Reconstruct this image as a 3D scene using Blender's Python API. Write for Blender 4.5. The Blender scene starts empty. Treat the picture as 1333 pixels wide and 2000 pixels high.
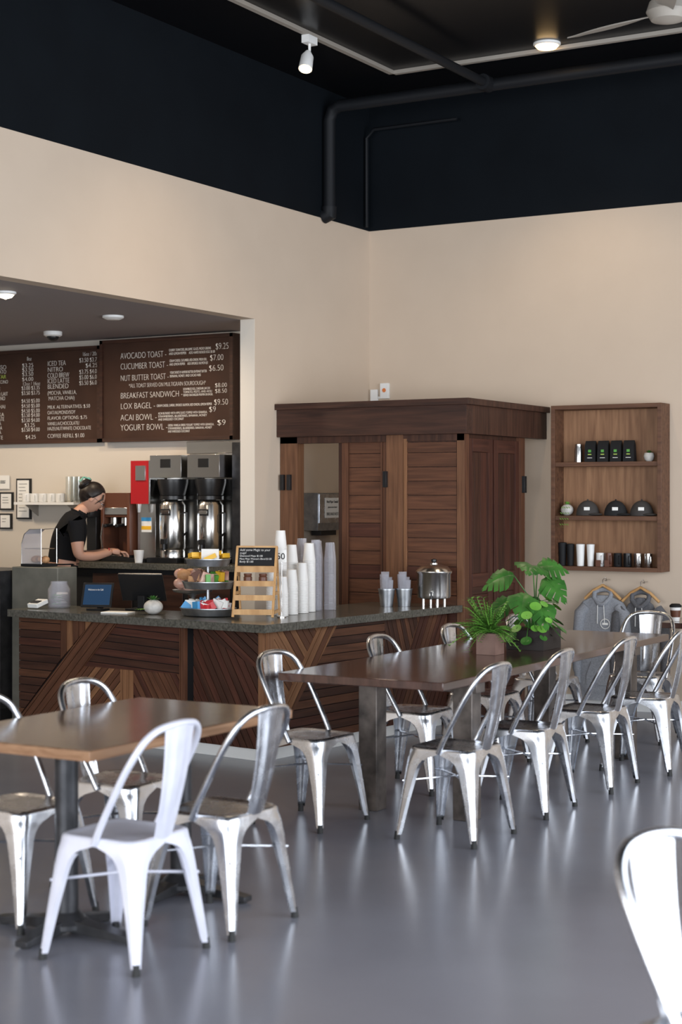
import bpy, math, random
from mathutils import Vector, Matrix
random.seed(7)
D=bpy.data; C=bpy.context; scene=C.scene
V=Vector
# ---------------------------------------------------------------- materials
def newmat(name):
    m=D.materials.new(name); m.use_nodes=True
    return m,m.node_tree.nodes,m.node_tree.links,m.node_tree.nodes['Principled BSDF']
def c4(c): return (c[0],c[1],c[2],1)
def mat(name,col,rough=.5,metal=0,col2=None,ns=6,bump=0,emit=None,es=0,trans=0,ior=1.45,coat=0,rough2=None,spec=None):
    m,n,l,b=newmat(name)
    b.inputs['Base Color'].default_value=c4(col); b.inputs['Roughness'].default_value=rough
    b.inputs['Metallic'].default_value=metal; b.inputs['Transmission Weight'].default_value=trans
    b.inputs['IOR'].default_value=ior; b.inputs['Coat Weight'].default_value=coat
    if spec is not None: b.inputs['Specular IOR Level'].default_value=spec
    if emit: b.inputs['Emission Color'].default_value=c4(emit); b.inputs['Emission Strength'].default_value=es
    if col2 or bump or rough2 is not None:
        tc=n.new('ShaderNodeTexCoord'); nz=n.new('ShaderNodeTexNoise'); nz.inputs['Scale'].default_value=ns
        nz.inputs['Detail'].default_value=6; l.new(tc.outputs['Object'],nz.inputs['Vector'])
        if col2:
            r=n.new('ShaderNodeValToRGB'); r.color_ramp.elements[0].color=c4(col); r.color_ramp.elements[1].color=c4(col2)
            r.color_ramp.elements[0].position=.32; r.color_ramp.elements[1].position=.68
            l.new(nz.outputs['Fac'],r.inputs['Fac']); l.new(r.outputs['Color'],b.inputs['Base Color'])
        if rough2 is not None:
            mr=n.new('ShaderNodeMapRange'); mr.inputs['From Min'].default_value=.3; mr.inputs['From Max'].default_value=.7
            mr.inputs['To Min'].default_value=rough; mr.inputs['To Max'].default_value=rough2
            l.new(nz.outputs['Fac'],mr.inputs['Value']); l.new(mr.outputs['Result'],b.inputs['Roughness'])
        if bump:
            bp=n.new('ShaderNodeBump'); bp.inputs['Strength'].default_value=bump; bp.inputs['Distance'].default_value=.01
            l.new(nz.outputs['Fac'],bp.inputs['Height']); l.new(bp.outputs['Normal'],b.inputs['Normal'])
    return m
def wood(name,c1,c2,sc=(1.5,22,1),coord='UV',rough=.52,coat=0,spec=.35):
    m,n,l,b=newmat(name)
    tc=n.new('ShaderNodeTexCoord'); mp=n.new('ShaderNodeMapping'); mp.inputs['Scale'].default_value=sc
    nz=n.new('ShaderNodeTexNoise'); nz.inputs['Scale'].default_value=1.6; nz.inputs['Detail'].default_value=8; nz.inputs['Distortion'].default_value=.6
    r=n.new('ShaderNodeValToRGB'); r.color_ramp.elements[0].color=c4(c1); r.color_ramp.elements[1].color=c4(c2)
    r.color_ramp.elements[0].position=.3; r.color_ramp.elements[1].position=.72
    bp=n.new('ShaderNodeBump'); bp.inputs['Strength'].default_value=.15; bp.inputs['Distance'].default_value=.004
    l.new(tc.outputs[coord],mp.inputs['Vector']); l.new(mp.outputs['Vector'],nz.inputs['Vector'])
    l.new(nz.outputs['Fac'],r.inputs['Fac']); l.new(r.outputs['Color'],b.inputs['Base Color'])
    l.new(nz.outputs['Fac'],bp.inputs['Height']); l.new(bp.outputs['Normal'],b.inputs['Normal'])
    b.inputs['Roughness'].default_value=rough; b.inputs['Coat Weight'].default_value=coat; b.inputs['Coat Roughness'].default_value=.15
    b.inputs['Specular IOR Level'].default_value=spec
    return m
BEIGE=mat('paint_beige',(.56,.452,.35),.7,col2=(.58,.47,.365),ns=3,bump=.03,spec=.3)
CREAM=mat('paint_cream',(.66,.60,.52),.7)
BLACKP=mat('paint_black',(.0025,.004,.006),.75,col2=(.0035,.0055,.008),ns=2,spec=.15)
CEILB=mat('ceiling_black',(.004,.004,.005),.32,spec=.22)
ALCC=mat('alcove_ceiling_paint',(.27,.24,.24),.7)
WHITE=mat('white_plastic',(.8,.8,.78),.4)
PAPER=mat('paper_white',(.85,.84,.8),.7)
CUPW=mat('cup_paper',(.78,.76,.73),.5)
BLK=mat('black_plastic',(.012,.012,.013),.35)
BLKM=mat('black_matte',(.012,.012,.013),.65,spec=.3)
RUB=mat('rubber',(.02,.02,.02),.7)
STEEL=mat('stainless_steel',(.66,.645,.62),.2,1)
GALV=mat('galvanized_steel',(.56,.58,.62),.2,1,col2=(.74,.76,.80),ns=14,rough2=.32)
GALVD=mat('galvanized_dull',(.3,.32,.34),.4,1,col2=(.45,.46,.48),ns=20)
CHLIT=mat('chair_daylit_metal',(.60,.61,.70),.35,.2,col2=(.68,.69,.78),ns=10)  # same metal chair, whitened: window daylight is put into its base colour
STEELD=mat('dark_steel',(.03,.031,.034),.4,.6,col2=(.06,.06,.065),ns=12)
PIPEB=mat('pipe_black',(.008,.009,.011),.55,0,spec=.25)
RAWST=mat('raw_steel_post',(.045,.038,.034),.4,.5,col2=(.16,.135,.12),ns=9)
STONE=mat('countertop_stone',(.055,.052,.043),.2,col2=(.125,.12,.10),ns=60)
CONC=mat('concrete_block',(.12,.12,.10),.6,col2=(.17,.165,.14),ns=8)
GREY=mat('conduit_paint',(.33,.30,.26),.5)
WD=wood('wood_dark',(.028,.010,.006),(.070,.027,.015))
WM=wood('wood_mid',(.062,.024,.012),(.135,.054,.027))
WL=wood('wood_light',(.15,.066,.030),(.27,.13,.062))
WR=wood('wood_red',(.042,.013,.008),(.09,.031,.018))
WVD=wood('wood_vert_dark',(.032,.013,.008),(.08,.033,.019),(22,22,1.5),'Object')
WVM=wood('wood_vert_mid',(.095,.040,.019),(.19,.088,.043),(22,22,1.5),'Object')
WXD=wood('wood_horiz_dark',(.028,.012,.008),(.068,.028,.017),(1.5,22,22),'Object')
SHF=wood('shelf_wood',(.075,.033,.018),(.16,.075,.04),(1.5,20,20),'Object')
SHB=wood('shelf_back_wood',(.19,.09,.044),(.33,.175,.09),(20,20,1.6),'Object')
TOPA=wood('tabletop_walnut',(.115,.060,.034),(.23,.135,.08),(14,1.2,4),'Object',.2,.5,.5)
EDGA=wood('tabletop_edge',(.20,.10,.05),(.36,.21,.12),(6,1.5,25),'Object',.4)
TOPB=wood('tabletop_dark',(.040,.017,.012),(.088,.040,.029),(14,1.0,4),'Object',.2,.6,.5)
PINE=wood('pine_wood',(.42,.22,.08),(.62,.37,.16),(10,10,2),'Object',.5)
BOARD=mat('menu_board_brown',(.042,.020,.013),.65,col2=(.058,.028,.018),ns=4,spec=.3)
CHALK=mat('chalk_white',(.85,.83,.79),.8)
CHALKG=mat('chalk_green',(.45,.6,.12),.8)
GLASS=mat('glass',(.9,.93,.93),.03,trans=1)
CLEAR=mat('clear_plastic',(.75,.75,.8),.15,trans=.75,ior=1.2)
RED=mat('red_panel',(.38,.012,.016),.3)
YEL=mat('yellow_packet',(.8,.45,.03),.45)
BLU=mat('blue_packet',(.05,.3,.6),.4)
GRN=mat('green_packet',(.10,.35,.06),.4)
REDP=mat('red_packet',(.6,.04,.05),.4)
BREAD=mat('bread',(.38,.17,.07),.6,col2=(.58,.33,.16),ns=18)
PINKP=mat('wrapped_pastry',(.45,.2,.15),.3,col2=(.65,.45,.35),ns=14)
BROWNC=mat('brown_panel',(.12,.045,.025),.4)
SKIN=mat('skin',(.46,.25,.17),.5)
HAIR=mat('hair_dark',(.010,.007,.006),.42,col2=(.024,.017,.013),ns=40,spec=.3)
CLOTH=mat('black_cotton',(.008,.008,.009),.9,spec=.2)
CLIP=mat('green_clip',(.15,.38,.28),.3)
HOOD=mat('hoodie_heather_grey',(.22,.23,.25),.95,col2=(.30,.31,.335),ns=90,bump=.2)
HOOD2=mat('hoodie_charcoal',(.09,.09,.095),.95,col2=(.13,.13,.14),ns=90,bump=.2)
LEAF=mat('leaf_green',(.025,.10,.018),.38,col2=(.055,.18,.03),ns=12)
LEAF2=mat('leaf_bright',(.12,.32,.04),.4,col2=(.19,.43,.07),ns=12)
TERRA=mat('planter_brown',(.14,.075,.06),.6,col2=(.2,.12,.095),ns=10)
DPOT=mat('planter_dark',(.02,.015,.013),.6)
POTW=mat('pot_white',(.6,.58,.54),.6,col2=(.45,.43,.4),ns=30)
SOIL=mat('soil',(.03,.018,.01),.9)
CAPM=mat('cap_cotton',(.05,.045,.042),.9)
CAPM2=mat('cap_black',(.015,.015,.016),.9)
SCRN=mat('screen_blue',(.01,.02,.04),.25,emit=(.03,.10,.22),es=.3)
LAMP=mat('lamp_glow',(1,.8,.5),.5,emit=(1,.62,.25),es=7)
LAMPW=mat('lamp_glow_soft',(1,.9,.7),.5,emit=(1,.85,.6),es=6)
ORNG=mat('orange_mark',(.7,.2,.05),.5)
LIPS=mat('lips',(.4,.12,.1),.5)
m,n,l,b=newmat('polished_concrete')
tc=n.new('ShaderNodeTexCoord'); nz=n.new('ShaderNodeTexNoise'); nz.inputs['Scale'].default_value=.7; nz.inputs['Detail'].default_value=7; nz.inputs['Roughness'].default_value=.5
r=n.new('ShaderNodeValToRGB'); r.color_ramp.elements[0].color=(.185,.188,.220,1); r.color_ramp.elements[1].color=(.235,.240,.280,1)
r.color_ramp.elements[0].position=.3; r.color_ramp.elements[1].position=.7
mr=n.new('ShaderNodeMapRange'); mr.inputs['To Min'].default_value=.17; mr.inputs['To Max'].default_value=.28
l.new(tc.outputs['Object'],nz.inputs['Vector']); l.new(nz.outputs['Fac'],r.inputs['Fac']); l.new(r.outputs['Color'],b.inputs['Base Color'])
l.new(nz.outputs['Fac'],mr.inputs['Value']); l.new(mr.outputs['Result'],b.inputs['Roughness'])
FLOOR=m
# ---------------------------------------------------------------- mesh builder
class MB:
    def __init__(s): s.v=[];s.f=[];s.m=[];s.sm=[];s.uv=[];s.mats=[];s.T=Matrix()
    def mi(s,m):
        if m not in s.mats: s.mats.append(m)
        return s.mats.index(m)
    def add(s,vs,fs,m,smooth=False,uvs=None):
        o=len(s.v); s.v+=[s.T@V(p) for p in vs]
        k=s.mi(m) if not isinstance(m,list) else None
        for i,f in enumerate(fs):
            s.f.append([o+a for a in f]); s.m.append(k if k is not None else s.mi(m[i])); s.sm.append(smooth)
            s.uv.append([uvs[a] for a in f] if uvs else None)
    def box(s,c,d,m,rz=0,R=None):
        x,y,z=d[0]/2,d[1]/2,d[2]/2
        M=R if R is not None else Matrix.Rotation(rz,4,'Z')
        vs=[V(c)+(M@V((a,b,e))) for a in(-x,x) for b in(-y,y) for e in(-z,z)]
        s.add(vs,[(0,1,3,2),(4,6,7,5),(0,4,5,1),(2,3,7,6),(0,2,6,4),(1,5,7,3)],m)
    def bb(s,a,b,m):
        s.box([(a[i]+b[i])/2 for i in range(3)],[abs(b[i]-a[i]) for i in range(3)],m)
    def tube(s,pts,r,m,n=10,closed=False,caps=True):
        P=[V(p) for p in pts]; N=len(P); R=r if isinstance(r,(list,tuple)) else [r]*N
        tn=[]
        for i in range(N):
            a=P[(i-1)%N] if (closed or i>0) else P[i]; b=P[(i+1)%N] if (closed or i<N-1) else P[i]
            t=(b-a); tn.append(t.normalized() if t.length>1e-9 else V((0,0,1)))
        u=tn[0].orthogonal().normalized(); vs=[]
        for i in range(N):
            u=(u-tn[i]*u.dot(tn[i])); u=u.normalized() if u.length>1e-6 else tn[i].orthogonal().normalized()
            w=tn[i].cross(u)
            for k in range(n):
                a=2*math.pi*k/n; vs.append(P[i]+(u*math.cos(a)+w*math.sin(a))*R[i])
        fs=[]
        for i in range(N if closed else N-1):
            j=(i+1)%N
            for k in range(n): fs.append((i*n+k,i*n+(k+1)%n,j*n+(k+1)%n,j*n+k))
        if caps and not closed: fs.append(tuple(range(n))[::-1]); fs.append(tuple((N-1)*n+k for k in range(n)))
        s.add(vs,fs,m,True)
    def cyl(s,a,b,r,m,n=24,r2=None): s.tube([a,b],[r,r if r2 is None else r2],m,n)
    def lathe(s,c,prof,m,n=28,sx=1,sy=1,cap=True):
        vs=[];fs=[];N=len(prof)
        for (r,z) in prof:
            for k in range(n):
                a=2*math.pi*k/n; vs.append((c[0]+sx*r*math.cos(a),c[1]+sy*r*math.sin(a),c[2]+z))
        for i in range(N-1):
            for k in range(n): fs.append((i*n+k,i*n+(k+1)%n,(i+1)*n+(k+1)%n,(i+1)*n+k))
        if cap:
            fs.append(tuple(range(n))[::-1]); fs.append(tuple((N-1)*n+k for k in range(n)))
        s.add(vs,fs,m,True)
    def sph(s,c,rad,m,n=16,R=None,fn=None):
        rad=(rad,)*3 if not isinstance(rad,(tuple,list)) else rad
        vs=[];fs=[];h=n//2+2
        for i in range(h+1):
            t=math.pi*i/h
            for k in range(n):
                a=2*math.pi*k/n; p=V((math.sin(t)*math.cos(a),math.sin(t)*math.sin(a),math.cos(t)))
                p=V((p.x*rad[0],p.y*rad[1],p.z*rad[2]))
                if fn: p=fn(p)
                if R is not None: p=R@p
                vs.append(V(c)+p)
        for i in range(h):
            for k in range(n): fs.append((i*n+k,(i+1)*n+k,(i+1)*n+(k+1)%n,i*n+(k+1)%n))
        s.add(vs,fs,m,True)
    def prism(s,poly,z0,z1,m):
        n=len(poly); vs=[(p[0],p[1],z0) for p in poly]+[(p[0],p[1],z1) for p in poly]
        fs=[tuple(range(n))[::-1],tuple(range(n,2*n))]+[(i,(i+1)%n,n+(i+1)%n,n+i) for i in range(n)]
        s.add(vs,fs,m)
    def build(s,name,bevel=0,parent=None,loc=None,rz=0,mesh_only=False):
        me=D.meshes.new(name); me.from_pydata([tuple(p) for p in s.v],[],s.f)
        for m in s.mats: me.materials.append(m)
        me.polygons.foreach_set('material_index',s.m); me.polygons.foreach_set('use_smooth',s.sm)
        uvl=me.uv_layers.new(name='UVMap')
        for k,p in enumerate(me.polygons):
            u=s.uv[k]
            if u:
                for j,li in enumerate(p.loop_indices): uvl.data[li].uv=u[j]
        me.update()
        try: me.set_sharp_from_angle(angle=math.radians(42))
        except Exception: pass
        if mesh_only: return me
        ob=D.objects.new(name,me); scene.collection.objects.link(ob)
        if bevel:
            bm=ob.modifiers.new('bevel','BEVEL'); bm.width=bevel; bm.segments=2; bm.limit_method='ANGLE'; bm.angle_limit=math.radians(50)
        if parent: ob.parent=parent
        if loc: ob.location=loc
        ob.rotation_euler[2]=rz
        return ob
def empty(name,loc=(0,0,0)):
    e=D.objects.new(name,None); scene.collection.objects.link(e); e.empty_display_size=.1; return e
fit=[]
def text(s,loc,size,m,parent,rot=(math.pi/2,0,0),width=None,align='LEFT',name='lettering',thin=.012):
    cu=D.curves.new(name,'FONT'); cu.body=s; cu.size=size; cu.extrude=.0006; cu.align_x=align; cu.offset=-thin*size
    cu.materials.append(m); ob=D.objects.new(name,cu); scene.collection.objects.link(ob)
    ob.location=loc; ob.rotation_euler=rot
    if parent: ob.parent=parent
    if width: fit.append((ob,width))
    return ob
def clip(poly,nx,ny,c):
    out=[]
    for i in range(len(poly)):
        a=poly[i]; b=poly[(i+1)%len(poly)]; da=nx*a[0]+ny*a[1]-c; db=nx*b[0]+ny*b[1]-c
        if da>=0: out.append(a)
        if (da>=0)!=(db>=0):
            t=da/(da-db); out.append((a[0]+(b[0]-a[0])*t,a[1]+(b[1]-a[1])*t))
    return out
def planks(mb,poly,ang,w,mapf,th,mats,gap=.005):
    a=math.radians(ang); dx,dy=math.cos(a),math.sin(a); bx,by=-dy,dx
    pr=[bx*p[0]+by*p[1] for p in poly]; k0=math.floor(min(pr)/w); k1=math.ceil(max(pr)/w)
    for k in range(k0,k1):
        q=clip(poly,bx,by,k*w+gap/2)
        if len(q)<3: continue
        q=clip(q,-bx,-by,-((k+1)*w-gap/2))
        if len(q)<3: continue
        t=th+random.uniform(-.001,.001); n=len(q); ou,ov=random.random()*9,random.random()*9
        vs=[mapf(p[0],p[1],0) for p in q]+[mapf(p[0],p[1],t) for p in q]
        uv=[(ou+dx*p[0]+dy*p[1],ov+bx*p[0]+by*p[1]) for p in q]; uv=uv+uv
        fs=[tuple(range(n,2*n))]+[(i,(i+1)%n,n+(i+1)%n,n+i) for i in range(n)]
        mb.add(vs,fs,random.choice(mats),False,uv)
# ---------------------------------------------------------------- room
XL=-6.88; YB=12.2; ZC=4.985; ZB=3.93; ZS=3.02; YJ=10.43; YK=11.15
mb=MB(); mb.bb((-12.2,-4,-.1),(3.2,12.4,0),FLOOR); mb.build('floor')
mb=MB(); mb.bb((XL-.13,-4,ZC),(3.2,12.4,ZC+.1),CEILB); mb.build('ceiling')
mb=MB()
mb.bb((XL,YB,0),(3.2,YB+.15,ZB),BEIGE); mb.bb((XL,YB,ZB),(3.2,YB+.15,ZC),BLACKP); mb.build('wall_back')
mb=MB()
mb.bb((XL-.13,YJ,0),(XL,YB+.15,ZB),BEIGE); mb.bb((XL-.13,-4,ZS),(XL,YJ,ZB),BEIGE)
mb.bb((XL-.13,-4,0),(XL,4.2,ZS),BEIGE); mb.bb((XL-.13,-4,ZB),(XL,YB+.15,ZC),BLACKP)
mb.build('wall_left')
mb=MB(); mb.bb((XL-.131,YJ-.004,0),(XL-.002,YJ,ZS),CREAM); mb.build('trim_1')
mb=MB(); mb.bb((-12,YK,0),(XL-.13,YK+.1,ZS),CREAM); mb.build('wall_kitchen_back')
mb=MB(); mb.bb((-12.1,3,0),(-12,YK+.1,ZS),CREAM); mb.build('wall_kitchen_left')
mb=MB(); mb.bb((-12,4.1,0),(XL-.13,4.2,ZS),CREAM); mb.build('wall_kitchen_front')
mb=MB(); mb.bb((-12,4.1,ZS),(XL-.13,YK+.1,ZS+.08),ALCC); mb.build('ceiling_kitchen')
mb=MB(); mb.bb((-5.26,YB-.015,0),(3.2,YB,.10),WHITE); mb.build('baseboard_back')
mb=MB(); mb.bb((-11,9.75,0),(XL-.14,YK,.1),BLKM); mb.build('floor_kitchen')
mb=MB()
mb.tube([(XL+.05,11.45,3.98),(XL+.05,11.45,4.72),(XL+.08,11.45,4.80),(XL+.15,11.45,4.83),(3,11.45,4.83)],.05,PIPEB,14)
mb.tube([(XL+.0,11.45,3.95),(XL+.05,11.45,3.96),(XL+.05,11.45,4.02)],.062,PIPEB,14)
mb.tube([(-5.4,11.45,4.83),(-5.4,-3,4.83)],.035,PIPEB,12)
mb.cyl((-5.4,11.45,4.83),(-5.4,11.33,4.83),.06,PIPEB)
mb.tube([(XL+.03,12.1,3.95),(XL+.03,12.1,4.7),(XL+.1,12.1,4.77),(-6.0,12.1,4.77)],.014,PIPEB,8)
mb.build('ceiling_pipe')
mb=MB()
mb.bb((-6.15,-3,4.955),(-6.11,11.26,ZC-.001),GREY); mb.bb((-6.15,11.22,4.955),(3,11.26,ZC-.001),GREY)
mb.build('lighting_track')
mb=MB(); x,y=-6.13,10.0; mb.bb((x-.03,y-.06,4.90),(x+.03,y+.06,4.955),WHITE)
mb.cyl((x,y,4.9),(x,y,4.84),.01,WHITE,8)
a=V((x,y-.02,4.84)); b=V((x+.02,y-.09,4.70)); mb.tube([a,a.lerp(b,.3),b],[.02,.045,.05],WHITE,20)
mb.cyl(b,b+(b-a).normalized()*.004,.042,LAMP,20); mb.build('track_spotlight')
def downl(x,y,z,glow=LAMP,r=.10):
    mb=MB(); mb.lathe((x,y,z),[(r,0),(r,-.012),(r-.012,-.02),(r-.014,-.02)],WHITE,32); mb.lathe((x,y,z-.02),[(r-.014,0),(r-.03,-.018),(r-.06,-.026),(.004,-.03)],glow,32); mb.build('ceiling_downlight')
downl(-4.78,11.12,ZC); downl(-5.68,9.02,ZC); downl(-7.39,8.22,ZS,LAMPW,.07)
mb=MB(); mb.lathe((-8.84,10.4,ZS),[(.075,0),(.075,-.03),(.06,-.04)],WHITE); mb.sph((-8.84,10.4,ZS-.04),(.05,.05,.04),BLK); mb.build('dome_camera')
mb=MB(); mb.lathe((-7.68,9.72,ZS),[(.08,0),(.08,-.015),(.05,-.03),(.02,-.03)],WHITE); mb.build('smoke_detector')
mb=MB(); fx,fy,fz=-3.31,9.53,4.6
mb.cyl((fx,fy,ZC),(fx,fy,fz),.018,GREY); mb.lathe((fx,fy,fz-.08),[(.03,0),(.1,.02),(.13,.07),(.11,.13),(.03,.17)],GREY,28)
mb.lathe((fx,fy,ZC-.05),[(.03,0),(.07,.05)],GREY)
for a in (165,285,45):
    a=math.radians(a); d=V((math.cos(a),math.sin(a),0)); s_=V((-d.y,d.x,0)); vs=[];fs=[];N=10
    for i in range(N+1):
        t=i/N; w=.035+.045*math.sin(math.pi*min(1,t*1.1)*.8); p=V((fx,fy,fz-.01))+d*(.09+.62*t)+V((0,0,-.01*t))
        for q,zz in ((-w,.018),(w,-.018)): vs+= [p+s_*q+V((0,0,zz+.004)),p+s_*q+V((0,0,zz-.004))]
    for i in range(N):
        o=i*4; fs+=[(o,o+4,o+6,o+2),(o+1,o+3,o+7,o+5),(o,o+1,o+5,o+4),(o+2,o+6,o+7,o+3)]
    fs+=[(0,2,3,1),(N*4,N*4+1,N*4+3,N*4+2)]
    mb.add(vs,fs,GREY,False)
mb.build('ceiling_fan')
# ---------------------------------------------------------------- service counter
Z=.88
A=V((-7.85,8.75,0)); B=V((-5.52,8.47,0)); Cc=V((-5.29,10.76,0)); Ci=V((-6.05,10.76,0)); Bi=V((-6.2,9.2,0)); Ai=V((-7.85,9.28,0))
ct=MB(); ct.prism([A,B,Cc,Ci,Bi,Ai],Z-.05,Z,STONE)
A2=V((-7.80,8.83,0)); M2=V((-6.22,8.64,0)); M3=V((-6.22,8.72,0)); B2=V((-5.63,8.65,0)); C2=V((-5.42,10.74,0)); Ci2=V((-6.0,10.74,0)); Bi2=V((-6.15,9.15,0)); Ai2=V((-7.8,9.22,0))
ct.prism([A2,M2,M3,B2,C2,Ci2,Bi2,Ai2],.08,Z-.05,BLKM)
off=.03
ct.prism([A2+V((off,off,0)),M3+V((0,off,0)),B2+V((-off,off,0)),C2+V((-off,0,0)),Ci2,Bi2,Ai2],0,.08,WHITE)
def face(P,Q,z0):
    d=(Q-P).normalized(); n=V((d.y,-d.x,0))
    return (lambda u,v,w: P+d*u+V((0,0,z0+v))+n*w),(Q-P).length
H=Z-.05-.08
f1,L1=face(A2,M2,.08)
planks(ct,[(0,H),(.42,H),(.42,.47),(0,.05)],0,.055,f1,.014,[WD,WR,WM])
planks(ct,[(.42,H),(.74,H),(.42,.47)],90,.06,f1,.014,[WL,WM])
planks(ct,[(.74,H),(.98,H),(.2,0),(0,0),(0,.03)],45,.05,f1,.022,[WM,WM,WR])
planks(ct,[(.98,H),(L1-.05,H),(L1-.05,.44),(.63,.44)],-2,.05,f1,.014,[WD,WR,WR])
planks(ct,[(.63,.44),(1.0,.44),(1.0,0),(.2,0)],45,.045,f1,.014,[WM,WL,WM])
planks(ct,[(1.0,.44),(1.12,.44),(1.12,0),(1.0,0)],90,.06,f1,.018,[WL])
planks(ct,[(1.12,.44),(L1-.05,.44),(L1-.05,0),(1.12,0)],125,.045,f1,.014,[WM,WR,WM])
planks(ct,[(L1-.05,H),(L1,H),(L1,0),(L1-.05,0)],90,.05,f1,.024,[WM])
f2,L2=face(M3,B2,.08)
planks(ct,[(0,H),(L2-.04,H),(L2-.04,.5)],-35,.05,f2,.014,[WD,WR])
planks(ct,[(0,H),(L2-.04,.5),(L2-.04,0),(0,0)],-60,.05,f2,.014,[WD,WR,WD])
planks(ct,[(L2-.04,H),(L2,H),(L2,0),(L2-.04,0)],90,.05,f2,.02,[WL])
f3,L3=face(B2,C2,.08)
planks(ct,[(0,H),(.07,H),(.07,0),(0,0)],90,.07,f3,.02,[WL])
planks(ct,[(.07,H),(.55,H),(.07,.15)],-50,.05,f3,.014,[WL,WM])
planks(ct,[(.07,.15),(.55,H),(.75,H),(.07,-.0)],52,.05,f3,.02,[WL,WL,WM])
planks(ct,[(.75,H),(1.3,H),(1.3,0),(.07,0)],0,.055,f3,.014,[WD,WR,WM])
planks(ct,[(1.3,H),(1.75,H),(1.3,.0)],110,.05,f3,.014,[WD,WM])
planks(ct,[(1.3,0),(1.75,H),(L3,H),(L3,0)],60,.05,f3,.014,[WM,WR])
ct.build('service_counter',bevel=.003)
mb=MB(); mb.bb((-8.3,9.3,0),(-7.86,9.52,1.15),CONC); mb.build('concrete_service_block',bevel=.006)
mb=MB(); mb.bb((-9.6,9.2,0),(-8.32,9.7,.1),BLKM); mb.bb((-9.6,9.2,1.07),(-8.32,9.7,1.12),STEELD)
for x in (-9.6,-8.36): mb.bb((x,9.2,.1),(x+.04,9.7,1.07),STEELD)
mb.bb((-9.56,9.66,.1),(-8.36,9.7,1.07),WHITE); mb.bb((-9.56,9.205,.1),(-8.36,9.215,1.07),GLASS)
for z in (.4,.72): mb.bb((-9.56,9.25,z),(-8.36,9.66,z+.015),STEEL)
mb.bb((-9.5,9.3,1.055),(-8.42,9.33,1.065),LAMPW)
for i in range(9):
    for z in (.415,.735): mb.sph((-9.45+i*.125,9.4,z+.03),(.045,.06,.03),BREAD,12)
mb.build('refrigerated_display_case')
mb=MB(); gx,gy,gz=-8.13,9.41,1.152
mb.bb((gx-.10,gy-.09,gz),(gx+.10,gy+.09,gz+.02),BLKM)
arch=[(-.095,.02),(-.095,.17),(-.07,.24),(-.02,.275),(.095,.28)]
for i in range(len(arch)-1):
    (x0_,z0_),(x1_,z1_)=arch[i],arch[i+1]
    mb.add([(gx+x0_,gy-.085,gz+z0_),(gx+x1_,gy-.085,gz+z1_),(gx+x1_,gy+.085,gz+z1_),(gx+x0_,gy+.085,gz+z0_)],[(0,1,2,3)],CLEAR)
mb.add([(gx+a_,gy-.086,gz+b_) for a_,b_ in arch]+[(gx+.095,gy-.086,gz+.02)],[(0,1,2,3,4,5)],CLEAR)
for yy in (-.087,.087): mb.tube([(gx+a_,gy+yy,gz+b_) for a_,b_ in arch]+[(gx+.095,gy+yy,gz+.02)],.003,STEEL,6)
mb.bb((gx-.09,gy-.07,gz+.13),(gx+.09,gy+.07,gz+.135),STEEL)
for i in range(3): mb.sph((gx-.06+i*.06,gy,gz+.05),(.028,.04,.028),BREAD,10)
mb.build('pastry_display_case')
# ---------------------------------------------------------------- kitchen back counter & equipment
mb=MB(); mb.bb((-8.9,10.5,.1),(XL-.15,YK-.01,1.09),BLKM); mb.bb((-8.95,10.45,1.09),(XL-.14,YK-.005,1.14),STONE)
for x in (-8.3,-7.8,-7.35): mb.bb((x-.2,10.49,.2),(x+.2,10.5,1.05),WXD)
mb.build('kitchen_back_counter',bevel=.003)
ZK=1.141
def brewer(x,y):
    mb=MB(); mb.T=Matrix.Translation((x,y,ZK))
    mb.bb((-.15,-.2,0),(.15,.16,.04),BLK); mb.bb((-.15,.08,.04),(.15,.16,.85),STEEL)
    mb.bb((-.155,-.15,.68),(.155,.16,.86),STEEL); mb.bb((-.05,-.153,.76),(.05,-.15,.83),BLK)
    mb.lathe((0,-.05,.04),[(.10,0),(.10,.05),(.095,.06),(.105,.08),(.105,.42),(.08,.46)],STEEL,32)
    mb.lathe((0,-.05,.5),[(.04,0),(.1,.04),(.125,.14),(.125,.17),(.11,.17)],BLK,32)
    mb.lathe((0,-.05,.505),[(.105,0),(.105,.03)],BLK,32)
    mb.cyl((0,-.17,.1),(0,-.17,.16),.016,BLK); mb.bb((-.02,-.19,.15),(.02,-.14,.19),BLK)
    mb.cyl((-.04,-.162,.18),(-.04,-.162,.40),.006,GLASS,8)
    mb.tube([(.11,-.05,.4),(.16,-.08,.4),(.16,-.08,.25),(.11,-.05,.22)],.008,BLK,8)
    mb.bb((-.05,-.156,.38),(.05,-.154,.43),BLK); mb.bb((-.04,-.158,.39),(.04,-.156,.42),STEEL)
    return mb.build('coffee_brewer',bevel=.004)
brewer(-7.87,10.78); brewer(-7.50,10.78)
mb=MB(); mb.bb((-7.9,11.0,ZK),(-7.2,11.13,2.08),STEEL); mb.bb((-7.31,10.75,ZK),(-7.22,11.13,2.1),STEELD); mb.bb((-7.9,10.96,2.02),(-7.18,11.14,2.12),STEEL); mb.build('steel_splash_panel',bevel=.004)
mb=MB(); x,y=-8.14,10.78
mb.bb((x-.10,y-.18,ZK),(x+.09,y+.18,ZK+.03),BLK); mb.bb((x-.09,y-.04,ZK+.03),(x+.09,y+.17,ZK+.48),STEEL)
mb.bb((x-.095,y-.13,ZK+.47),(x+.095,y+.18,ZK+.82),RED); mb.bb((x-.04,y-.14,ZK+.66),(x+.06,y-.13,ZK+.78),STEEL); mb.bb((x+.09,y-.135,ZK+.47),(x+.105,y+.18,ZK+.82),STEEL)
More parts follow.
